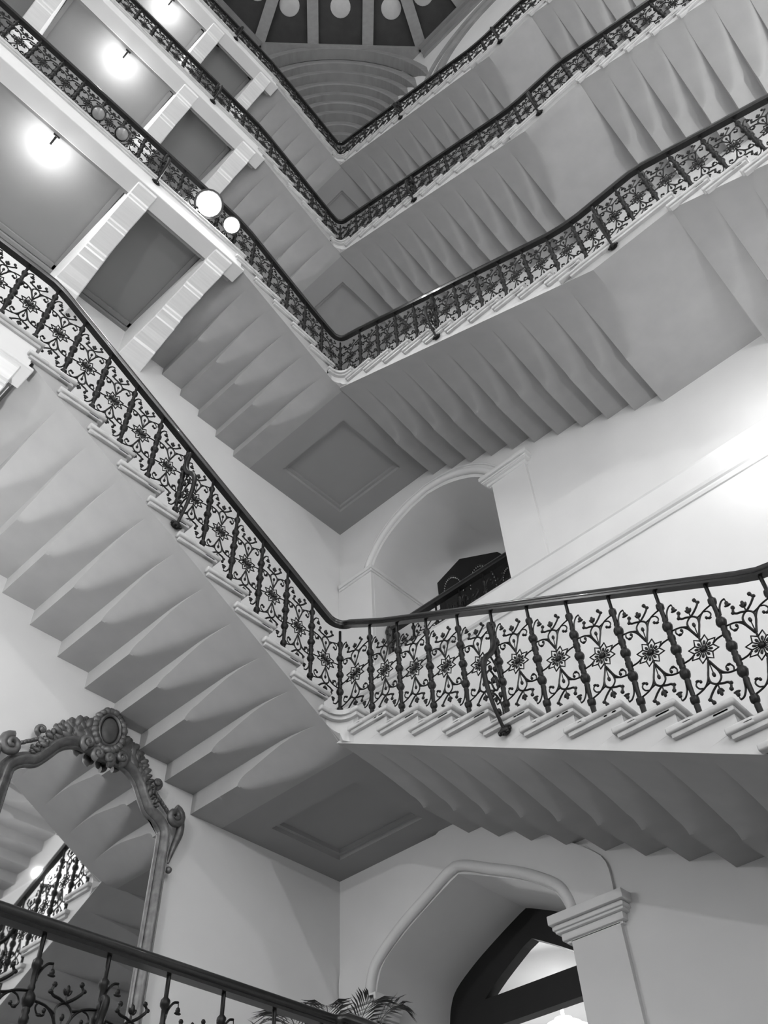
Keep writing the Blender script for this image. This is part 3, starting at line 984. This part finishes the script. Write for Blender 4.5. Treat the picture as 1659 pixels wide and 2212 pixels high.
# ------------------------------------------------------------------ mirror
def mirror():
    mx = 1.205
    zb = 1.15
    y = W0
    root = empty('wall_mirror', (mx, y, zb), 0, 'tall mirror in a carved dull gilt frame with a cartouche crest', 'mirror')
    inner = [(0.0, 4.29), (0.12, 4.285), (0.25, 4.27), (0.36, 4.20), (0.45, 4.07), (0.53, 3.97), (0.62, 3.93), (0.69, 3.87), (0.705, 3.78), (0.705, 3.4), (0.705, 2.6), (0.705, zb + 0.12)]
    wdt = [0.11, 0.11, 0.11, 0.115, 0.12, 0.12, 0.115, 0.12, 0.115, 0.105, 0.105, 0.105]
    R = [Vector(p) for p in catmull([(x, 0, z - zb) for x, z in inner], 5)]
    # full closed outline
    Lm = [Vector((-p.x, 0, p.z)) for p in R[::-1]]
    full = Lm[:-1] + R
    bm = bmesh.new()
    vs = [bm.verts.new((p.x, 0.045, p.z)) for p in full]
    vb = [bm.verts.new((p.x, 0.02, p.z)) for p in full]
    bm.faces.new(vs); bm.faces.new(vb[::-1])
    for k in range(len(vs)):
        bm.faces.new((vs[k], vs[(k + 1) % len(vs)], vb[(k + 1) % len(vs)], vb[k]))
    bmesh.ops.triangulate(bm, faces=bm.faces)
    obj('mirror_glass', bm, M['mirror'], root)
    bm = bmesh.new()
    N = len(full)
    prof = [(-0.012, 0.03), (-0.012, 0.06), (0.0, 0.072), (0.012, 0.062), (0.022, 0.075), (0.045, 0.105), (0.07, 0.108), (0.085, 0.09), (0.092, 0.075), (0.105, 0.08), (0.115, 0.065), (0.115, 0.0), (0.0, 0.0)]
    secs = []
    for i, p in enumerate(full + [full[0]]):
        j = i % N
        a, b = full[(j - 1) % N], full[(j + 1) % N]
        t = (b - a).normalized()
        nrm = Vector((-t.z, 0, t.x))
        if nrm.dot(Vector((p.x, 0, p.z - 1.6))) < 0: nrm = -nrm
        secs.append([p + nrm * s + Vector((0, h, 0)) for s, h in prof])
    loft(bm, secs, cap=False)
    obj('frame', bm, M['gilt'], root, smooth=50)
    # crest cartouche
    cz = 4.53 - zb
    bm = bmesh.new(); blob(bm, (0, 0.05, 4.34 - zb), 0.23, 0.05, 0.085, 16, 8); blob(bm, (0, 0.05, cz), 0.17, 0.05, 0.20, 16, 8)
    obj('crest_plate', bm, M['gilt'], root, smooth=60)
    bm = bmesh.new(); blob(bm, (0, 0.10, cz), 0.085, 0.035, 0.125, 16, 10)
    cart = obj('cartouche', bm, M['gilt2'], root, smooth=60)
    bm = bmesh.new()
    tube(bm, catmull([(0.105 * math.cos(a), 0.105, cz + 0.15 * math.sin(a)) for a in [2 * PI * i / 12 for i in range(12)]], 3, closed=True), 0.018, 6, closed=True)
    for i in range(22):
        a = 2 * PI * i / 22
        blob(bm, (0.145 * math.cos(a), 0.09 + 0.02 * random.random(), cz + 0.19 * math.sin(a)), 0.03 + 0.015 * random.random(), 0.035, 0.036 + 0.014 * random.random(), 7, 5, Matrix.Rotation(-a, 4, 'Y'))
    obj('wreath', bm, M['gilt'], cart, smooth=60)
    def spiral(cx, cz, r0, turns, s, start, y=0.10):
        pts = []
        n = int(14 * turns)
        for i in range(n + 1):
            t = i / n
            a = start + s * 2 * PI * turns * t
            r = r0 * (1 - 0.85 * t)
            pts.append((cx + r * math.cos(a), y + 0.03 * t, cz + r * math.sin(a)))
        return pts
    for s in (1, -1):
        bm = bmesh.new()
        for (x, z, r) in ((0.17, 4.33, 0.06), (0.055, 4.27, 0.05)):
            p = spiral(s * x, z - zb, r, 1.5, s, -PI / 2)
            tube(bm, p, [0.028 * (1 - 0.5 * i / len(p)) for i in range(len(p))], 7)
            blob(bm, (s * x, 0.12, z - zb), 0.02, 0.02, 0.02)
        obj('scroll', bm, M['gilt'], root, smooth=60)
        bm = bmesh.new()   # shoulder scroll
        p = spiral(s * 0.80, 4.02 - zb, 0.085, 1.6, -s, PI / 2)
        tube(bm, p, [0.038 * (1 - 0.5 * i / len(p)) for i in range(len(p))], 8)
        tube(bm, catmull([(s * 0.80, 0.09, 4.10 - zb), (s * 0.87, 0.09, 4.02 - zb), (s * 0.885, 0.085, 3.90 - zb), (s * 0.85, 0.08, 3.76 - zb), (s * 0.825, 0.07, 3.62 - zb)], 5), [0.03 + 0.015 * math.sin(PI * i / 20) - 0.018 * i / 20 for i in range(21)], 7)
        blob(bm, (s * 0.845, 0.07, 3.565 - zb), 0.03, 0.03, 0.03, 8, 6)
        obj('shoulder_scroll', bm, M['gilt'], root, smooth=60)
        # leaves along the crest
        for i in range(17):
            t = i / 16
            x = 0.15 + 0.36 * t
            zi = 4.285 - 0.42 * max(0.0, x - 0.2) - 0.9 * max(0.0, x - 0.33)
            nx, nz = s * (0.15 + 0.75 * t), 1.0 - 0.45 * t
            nl_ = math.hypot(nx, nz); nx /= nl_; nz /= nl_
            hgt = 0.17 * (1 - t) ** 1.1 + 0.045 + 0.02 * (i % 2)
            bm = bmesh.new()
            bx, bz = s * x + nx * 0.10, zi - zb + nz * 0.10
            for j in range(4):
                f = (j + 0.5) / 4
                a = math.atan2(nz, nx) + (0.75 if j % 2 else -0.75) * (1 - 0.4 * f) + random.uniform(-.15, .15)
                sz = hgt * (0.55 - 0.22 * f)
                blob(bm, (bx + nx * hgt * f * 0.75, 0.055 + 0.03 * random.random(), bz + nz * hgt * f * 0.75), sz, 0.024, sz * 0.5, 7, 5, Matrix.Rotation(-a, 4, 'Y'))
            obj('acanthus_leaf', bm, M['gilt'], root, smooth=60)
        bm = bmesh.new(); p = spiral(s * 0.585, 4.27 - zb, 0.045, 1.3, s, -PI / 2, 0.07)
        tube(bm, p, [0.022 * (1 - 0.4 * i / len(p)) for i in range(len(p))], 7); blob(bm, (s * .585, .08, 4.27 - zb), .028, .03, .028)
        obj('scroll', bm, M['gilt'], root, smooth=60)
        for i in range(7):
            bm = bmesh.new()
            t = i / 6
            blob(bm, (s * (0.60 + 0.16 * t), 0.06, 4.18 - 0.12 * t - zb), 0.045 - .01 * t, 0.022, 0.018, 7, 5, Matrix.Rotation(s * (0.6 + .2 * (i % 2)), 4, 'Y'))
            obj('acanthus_leaf', bm, M['gilt'], root, smooth=60)
    return root
mirror()

# ------------------------------------------------------------------ lower arch window and the room behind
def lower_window():
    X = W0 - 1.02
    root = empty('window_1', (X, AC0, 1.0))
    tag(root, 'black timber arched frame with a heavy transom set in the low arch', kind='structure')
    outer = [(y - AC0, z - 1.0) for y, z in lowpath(0.03, 1.0)]
    ih = [(0.80, 2.80), (0.76, 2.93), (0.66, 3.02), (0.44, 3.18), (0.22, 3.31), (0.06, 3.40), (0.0, 3.43)]
    inner = [(y - AC0, z - 1.0) for y, z in tudor(ih, AC0, 1.0)]
    bm = bmesh.new()
    n = len(outer)
    for i in range(n - 1):
        k0 = i; 
    secs = []
    m = min(len(outer), len(inner))
    def rs(P, n):
        P = [Vector((a, b, 0)) for a, b in P]
        L = [0]
        for a, b in zip(P, P[1:]): L.append(L[-1] + (b - a).length)
        out = []
        for k in range(n + 1):
            t = L[-1] * k / n
            for i in range(len(L) - 1):
                if L[i + 1] >= t - 1e-9:
                    out.append(P[i].lerp(P[i + 1], (t - L[i]) / max(1e-9, L[i + 1] - L[i]))); break
        return out
    O = rs(outer[:len(outer) // 2 + 1], 24) + rs(outer[len(outer) // 2:], 24)[1:]
    I = rs(inner[:len(inner) // 2 + 1], 24) + rs(inner[len(inner) // 2:], 24)[1:]
    for o_, i_ in zip(O, I):
        secs.append([(-0.12, o_.x, o_.y), (0.0, o_.x, o_.y), (0.0, i_.x, i_.y), (-0.12, i_.x, i_.y)])
    loft(bm, secs)
    obj('frame', bm, M['dark'], root)
    bm = bmesh.new(); box(bm, -0.10, 0.02, -0.9, 0.95, 1.80, 2.05); obj('transom', bm, M['dark'], root)
    # room beyond
    bm = bmesh.new()
    box(bm, X - 4.5, X - 0.13, -4.0, 3.0, 0.9, 3.95)
    bmesh.ops.reverse_faces(bm, faces=bm.faces)
    bm.faces.ensure_lookup_table()
    # remove the face toward the arch
    for f in list(bm.faces):
        if abs(f.calc_center_median().x - (X - 0.13)) < 1e-4: bm.faces.remove(f)
    me = finish(bm, 'wall_inner_room', M['wall_hi'], recalc=False)
    tag(mesh_obj('wall_inner_room', me), 'bright room seen through the low arch', kind='structure')
lower_window()

def added_inner_lamp():  # added lamp lights the inner room and takes the place of an ornament
    root = empty('added_lamp', (W0 - 3.2, -1.38, 3.40), 0, 'added glowing stepped lamp in place of a white ornament seen through the low arch', 'lamp')
    bm = bmesh.new()
    lathe(bm, [(0.02, 0.54), (0.02, 0.12), (0.10, 0.11), (0.12, 0.06), (0.20, 0.05), (0.22, 0.0), (0.30, -0.01), (0.32, -0.06), (0.30, -0.08), (0.22, -0.085), (0.2, -0.12), (0.1, -0.14), (0.0, -0.14)], 24)
    obj('shade', bm, mat('added_lamp_glow', 0.9, 0.5, emit=2.5), root, smooth=40)
    ld = bpy.data.lights.new('light', 'POINT'); ld.energy = 90; ld.shadow_soft_size = 0.1
    lo = bpy.data.objects.new('light', ld); lo.location = (0, 0, -0.32); link(lo, root)
added_inner_lamp()

# ------------------------------------------------------------------ upper arch: corridor, railing, dark carved doors
def corridor():
    bm = bmesh.new()
    X0, X1 = W1 - 2.25, W1 - 5.0
    box(bm, X1, X0, -3.2, 2.4, 6.25, 9.6)
    for f in list(bm.faces):
        if abs(f.calc_center_median().x - X0) < 1e-4: bm.faces.remove(f)
    bmesh.ops.reverse_faces(bm, faces=bm.faces)
    box(bm, X0, W1, -1.3, 0.95, 6.2, 6.3)
    me = finish(bm, 'wall_corridor', M['wall'], recalc=False)
    tag(mesh_obj('wall_corridor', me), 'shaded corridor behind the tall arch', kind='structure')
    # railing
    xr = W1 - 0.22
    root = empty('corridor_railing', (xr, -1.15, 6.3), 0, 'dark wooden railing with iron scrolls inside the tall arch', 'balustrade')
    bm = bmesh.new()
    sweep(bm, [(0, 0.0, 1.06), (0, 2.0, 1.06)], [(s * 1.3, u * 1.2) for s, u in RAILP]); obj('handrail', bm, M['wood'], root, smooth=50)
    bm = bmesh.new()
    lathe(bm, [(0.05, 0), (0.05, 0.2), (0.035, 0.24), (0.05, 0.4), (0.035, 0.6), (0.04, 0.8), (0.06, 0.88), (0.06, 1.0), (0.075, 1.03), (0.06, 1.1), (0.03, 1.16), (0.0, 1.18)], 12)
    obj('newel', bm, M['wood'], root, smooth=50)
    sc, ro = get_pan(0.38); b = get_bal(1.03)
    for i in range(5):
        p = mesh_obj('iron_panel', sc, root, (0, 0.38 * (i + .5), 0.48), -PI / 2); mesh_obj('rosette', ro, p)
        mesh_obj('baluster', b, root, (0, 0.38 * (i + 1), 0))
    # doors
    th = math.radians(120)
    root = empty('door_1', (-3.1125, -0.305, 6.3), th)
    tag(root, 'dark carved wooden door with a chamfered head inside the tall arch', kind='structure')
    bm = bmesh.new()
    hw = 0.635
    prism(bm, [(-hw, 0), (hw, 0), (hw, 2.21), (hw - 0.36, 2.60), (-hw + 0.36, 2.60), (-hw, 2.21)], 1, 0.0, 0.08)
    obj('door_surround', bm, M['dark'], root)
    for x0, x1, zs, rise in ((-0.56, -0.27, 1.97, 0.28), (-0.195, 0.195, 1.97, 0.40), (0.27, 0.56, 1.97, 0.28)):
        xc, hwp = (x0 + x1) / 2, (x1 - x0) / 2
        bm = bmesh.new()
        bevel_box(bm, x0 + 0.005, x1 - 0.005, -0.03, -0.002, 0.05, 1.85, 0.01)
        leaf = obj('door_leaf', bm, M['dark'], root)
        bm = bmesh.new()
        nb = 3
        for i in range(nb):
            w = (x1 - x0 - 0.06) / nb
            bevel_box(bm, x0 + 0.03 + w * i + 0.008, x0 + 0.03 + w * (i + 1) - 0.008, -0.05, -0.02, 0.2, 1.75, 0.008)
        obj('moulded_bar', bm, M['wood'], leaf)
        bm = bmesh.new()
        for i in range(19):
            a = PI * i / 18
            blob(bm, (xc + hwp * 0.92 * math.cos(a), -0.012, zs + rise * math.sin(a)), 0.010, 0.010, 0.012, 5, 4)
        obj('bead_arch', bm, M['disc'], leaf)
        bm = bmesh.new()
        tube(bm, [(xc + hwp * math.cos(PI * i / 18), -0.008, zs + (rise + 0.03) * math.sin(PI * i / 18)) for i in range(19)], 0.014, 6)
        obj('arch_rib', bm, M['dark'], leaf, smooth=50)
corridor()

# ------------------------------------------------------------------ palm
def palm():
    px, py = -0.95, -1.05
    root = empty('potted_palm', (px, py, 1.0), 0, 'potted palm with feathery fronds in the corner behind the foreground rail', 'plant')
    bm = bmesh.new()
    lathe(bm, [(0.13, 0), (0.18, 0.1), (0.2, 0.3), (0.21, 0.36), (0.18, 0.36), (0.17, 0.3), (0.0, 0.3)], 16)
    obj('pot', bm, M['pot'], root, smooth=40)
    def frond(ang, L, rise, droop, nl, ll):
        bm = bmesh.new()
        pts = []
        for i in range(14):
            t = i / 13
            rad = L * t
            pts.append(Vector((math.cos(ang) * rad, math.sin(ang) * rad, 0.3 + rise * math.sin(min(1, t * 1.0) * PI * 0.55) - droop * t * t)))
        tube(bm, pts, [0.008 * (1 - 0.7 * i / 13) for i in range(14)], 4)
        side = Vector((-math.sin(ang), math.cos(ang), 0))
        for i in range(nl):
            t = 0.35 + 0.65 * i / nl
            f = t * 13; k = min(12, int(f)); p = pts[k].lerp(pts[k + 1], f - k)
            tg = (pts[k + 1] - pts[k]).normalized()
            for s in (-1, 1):
                l = ll * (0.55 + 0.6 * math.sin(PI * (t - 0.3) / 0.75))
                d = (side * s * 0.8 + tg * 0.75 + Vector((0, 0, 0.05))).normalized()
                e = p + d * l - Vector((0, 0, l * 0.22))
                m = p + d * l * 0.5
                wv = tg * 0.010
                a = bm.verts.new(p); b = bm.verts.new(m + wv); c = bm.verts.new(e); dd = bm.verts.new(m - wv); up = bm.verts.new(m + Vector((0, 0, 0.006)))
                bm.faces.new((a, b, up)); bm.faces.new((b, c, up)); bm.faces.new((c, dd, up)); bm.faces.new((dd, a, up))
        obj('frond', bm, M['leaf'], root, smooth=60)
    frond(0.35, 0.95, 1.28, 0.30, 26, 0.26)
    frond(0.75, 0.75, 1.21, 0.12, 24, 0.24)
    frond(1.5, 0.55, 1.28, 0.05, 24, 0.24)
    frond(2.2, 0.6, 1.34, 0.05, 24, 0.22)
    frond(-0.35, 0.9, 1.38, 0.45, 26, 0.24)
    frond(-1.6, 0.5, 1.11, 0.1, 20, 0.2)
    frond(3.3, 0.6, 1.11, 0.1, 20, 0.2)
palm()

# ------------------------------------------------------------------ lamps
def lamp_light(root, loc, power, radius, name='light'):
    d = bpy.data.lights.new(name, 'POINT')
    d.energy = power
    d.shadow_soft_size = radius
    o = bpy.data.objects.new(name, d)
    o.location = loc
    return link(o, root)
GLOW = emitmat('lamp_glow', 9.0)
BULB_W = 4 * PI ** 2 * 0.05 ** 2 * 200
def soffit_lamp(F, label, X=4.27):
    root = empty('ceiling_lamp', (X, -0.25, F - 0.30), 0, label, 'lamp', 'gallery ceiling lamps')
    bm = bmesh.new()
    bevel_box(bm, -0.04, 0.04, -0.03, 0.012, -0.045, 0.045, 0.01)
    tube(bm, [(0, -0.02, 0), (0, -0.10, -0.03), (0, -0.14, -0.06)], 0.012, 6)
    obj('mount', bm, M['black'], root)
    bm = bmesh.new(); blob(bm, (0, -0.19, -0.08), 0.05, 0.05, 0.05, 8, 6)
    obj('bulb', bm, GLOW, root, smooth=80)
    lamp_light(root, (0, -0.27, -0.13), BULB_W, 0.03)
soffit_lamp(10.65, 'lit bulb under the second gallery at the left edge')
soffit_lamp(14.63, 'lit bulb under the third gallery at upper left', 4.18)
soffit_lamp(18.60, 'lit bulb under the topmost gallery near the top edge', 4.08)

def spotlight(x, z, lit, label, y=0.03, r=0.09):
    """round spotlight clamped to the gallery railing, facing down into the well"""
    root = empty('spotlight', (x, y, z), 0, label, 'lamp', 'spotlights on the gallery rail')
    d = Vector((0.25, 0.52, -0.82)).normalized()
    if not lit: d = Vector((0.0, 0.36, -0.93)).normalized()
    q = Vector((0, 0, 1)).rotation_difference(d).to_matrix().to_4x4()
    bm = bmesh.new()
    lathe(bm, [(0.02, -0.20), (0.06, -0.17), (r * 0.8, -0.10), (r, -0.02), (r, 0.02), (r * 0.86, 0.03), (r * 0.84, 0.01), (0.0, 0.008)], 18)
    bmesh.ops.transform(bm, matrix=q, verts=bm.verts)
    obj('housing', bm, M['black'], root, smooth=40)
    bm = bmesh.new()
    lathe(bm, [(r * 0.82, 0.0), (r * 0.82, 0.016), (r * 0.5, 0.028), (0.0, 0.034)], 18)
    bmesh.ops.transform(bm, matrix=q, verts=bm.verts)
    obj('lens', bm, GLOW if lit else M['lens'], root, smooth=40)
    if lit:
        a = bpy.data.lights.new('light', 'AREA')
        a.shape = 'DISK'; a.size = 2 * r * 0.8; a.energy = PI ** 2 * (r * 0.82) ** 2 * 150
        lo = bpy.data.objects.new('light', a)
        lo.location = d * 0.045
        lo.rotation_euler = Vector((0, 0, -1)).rotation_difference(d).to_euler()
        link(lo, root)
    bm = bmesh.new()
    tube(bm, [(0, 0.0, 0.05), (0, -0.05, 0.12), (0, -0.07, 0.30)], 0.014, 6)
    obj('clamp', bm, M['black'], root)
spotlight(4.07, 10.93, False, 'unlit round spotlight on the second gallery rail, farther from the glare')
spotlight(3.74, 10.95, False, 'unlit round spotlight on the second gallery rail, nearer the glare')
spotlight(2.46, 11.02, True, 'glaring lit spotlight on the second gallery rail, the larger one', 0.08, 0.19)  # both lit lenses enlarged, so their size carries the glare
spotlight(2.08, 11.00, True, 'glaring lit spotlight on the second gallery rail, the one nearer the corner', 0.08, 0.12)

EM_WALL = 38.0
def wall_lamp(loc, dirv, label, em, r=0.12):
    """globe on a bracket arm; dirv points from the wall into the room"""
    root = empty('wall_lamp', loc, math.atan2(dirv[1], dirv[0]), label, 'lamp', 'globe wall lamps')
    bm = bmesh.new()
    lathe(bm, [(0.07, 0.0), (0.07, 0.02), (0.03, 0.05), (0.012, 0.06)], 14)
    bmesh.ops.rotate(bm, verts=bm.verts, cent=(0, 0, 0), matrix=Matrix.Rotation(PI / 2, 3, 'Y'))
    tube(bm, catmull([(0.05, 0, 0), (0.15, 0, -0.06), (0.24, 0, -0.03), (0.25, 0, 0.04)], 5), 0.011, 6)
    lathe(bm, [(0.02, 0.03), (0.06, 0.045), (0.065, 0.06), (0.02, 0.07)], 12, (0.25, 0, 0))
    obj('bracket_arm', bm, M['black'], root, smooth=40)
    bm = bmesh.new(); blob(bm, (0.25, 0, 0.06 + r), r, r, r, 10, 8)
    obj('globe', bm, GLOW, root, smooth=80)
    lamp_light(root, (0.25 + r + 0.07, 0, 0.06 + r), 4 * PI ** 2 * r * r * em, 0.06)
wall_lamp((W0, 4.15, 6.05), (1, 0), 'bright globe lamp on the right wall, seen only in the mirror', EM_WALL)
EM_LEFT = 185.0
wall_lamp((4.4, W0, 3.9), (0, 1), 'globe lamp on the left wall beyond the mirror, out of frame', EM_LEFT)
FILL_LOW = 190.0  # invented pair behind the viewer, frontal fill for the lower walls
FILL_MID = 90.0  # strength of unseen lamps added as fill upstairs and in the corridor
wall_lamp((ROOM, 4.4, 4.6), (-1, 0), 'added globe fill lamp on the wall behind the viewer, left of centre', FILL_LOW, 0.2)
wall_lamp((4.4, ROOM, 4.6), (0, -1), 'added globe fill lamp on the wall behind the viewer, right of centre', FILL_LOW, 0.2)
wall_lamp((ROOM, 4.4, 8.6), (-1, 0), 'added globe fill lamp on the wall behind the viewer, one floor up on the left', FILL_MID, 0.17)  # added fill for the upper left wall
FILL_MIDR = 200.0  # stronger added fill for the upper right undersides
wall_lamp((4.4, ROOM, 8.6), (0, -1), 'added globe fill lamp on the wall behind the viewer, one floor up on the right', FILL_MIDR, 0.2)
wall_lamp((ROOM, 4.4, 15.5), (-1, 0), 'added globe fill lamp high on the wall behind the viewer, left of centre', FILL_MID, 0.2)  # added to brighten the upper storeys
wall_lamp((4.4, ROOM, 22.0), (0, -1), 'added globe fill lamp high under the dome behind the viewer', FILL_MID, 0.25)  # added to lift the dark dome
wall_lamp((W1 - 2.9, 2.4, 8.2), (0, -1), 'added unseen globe lamp lightening the corridor behind the tall arch', FILL_MID, 0.16)  # added out of sight to lighten the vault
EM_RT = 170.0
wall_lamp((W1, 7.7, 8.5), (1, 0), 'globe lamp on the right wall one floor up, out of frame', EM_RT, 0.14)
wall_lamp((W1, 7.7, 12.5), (1, 0), 'globe lamp on the right wall two floors up, out of frame', EM_RT, 0.14)
FILL_DOME = 170.0  # further unseen lamp put in to brighten the dome
wall_lamp((ROOM, 4.4, 22.0), (-1, 0), 'second added globe fill lamp high under the dome behind the viewer', FILL_DOME, 0.22)
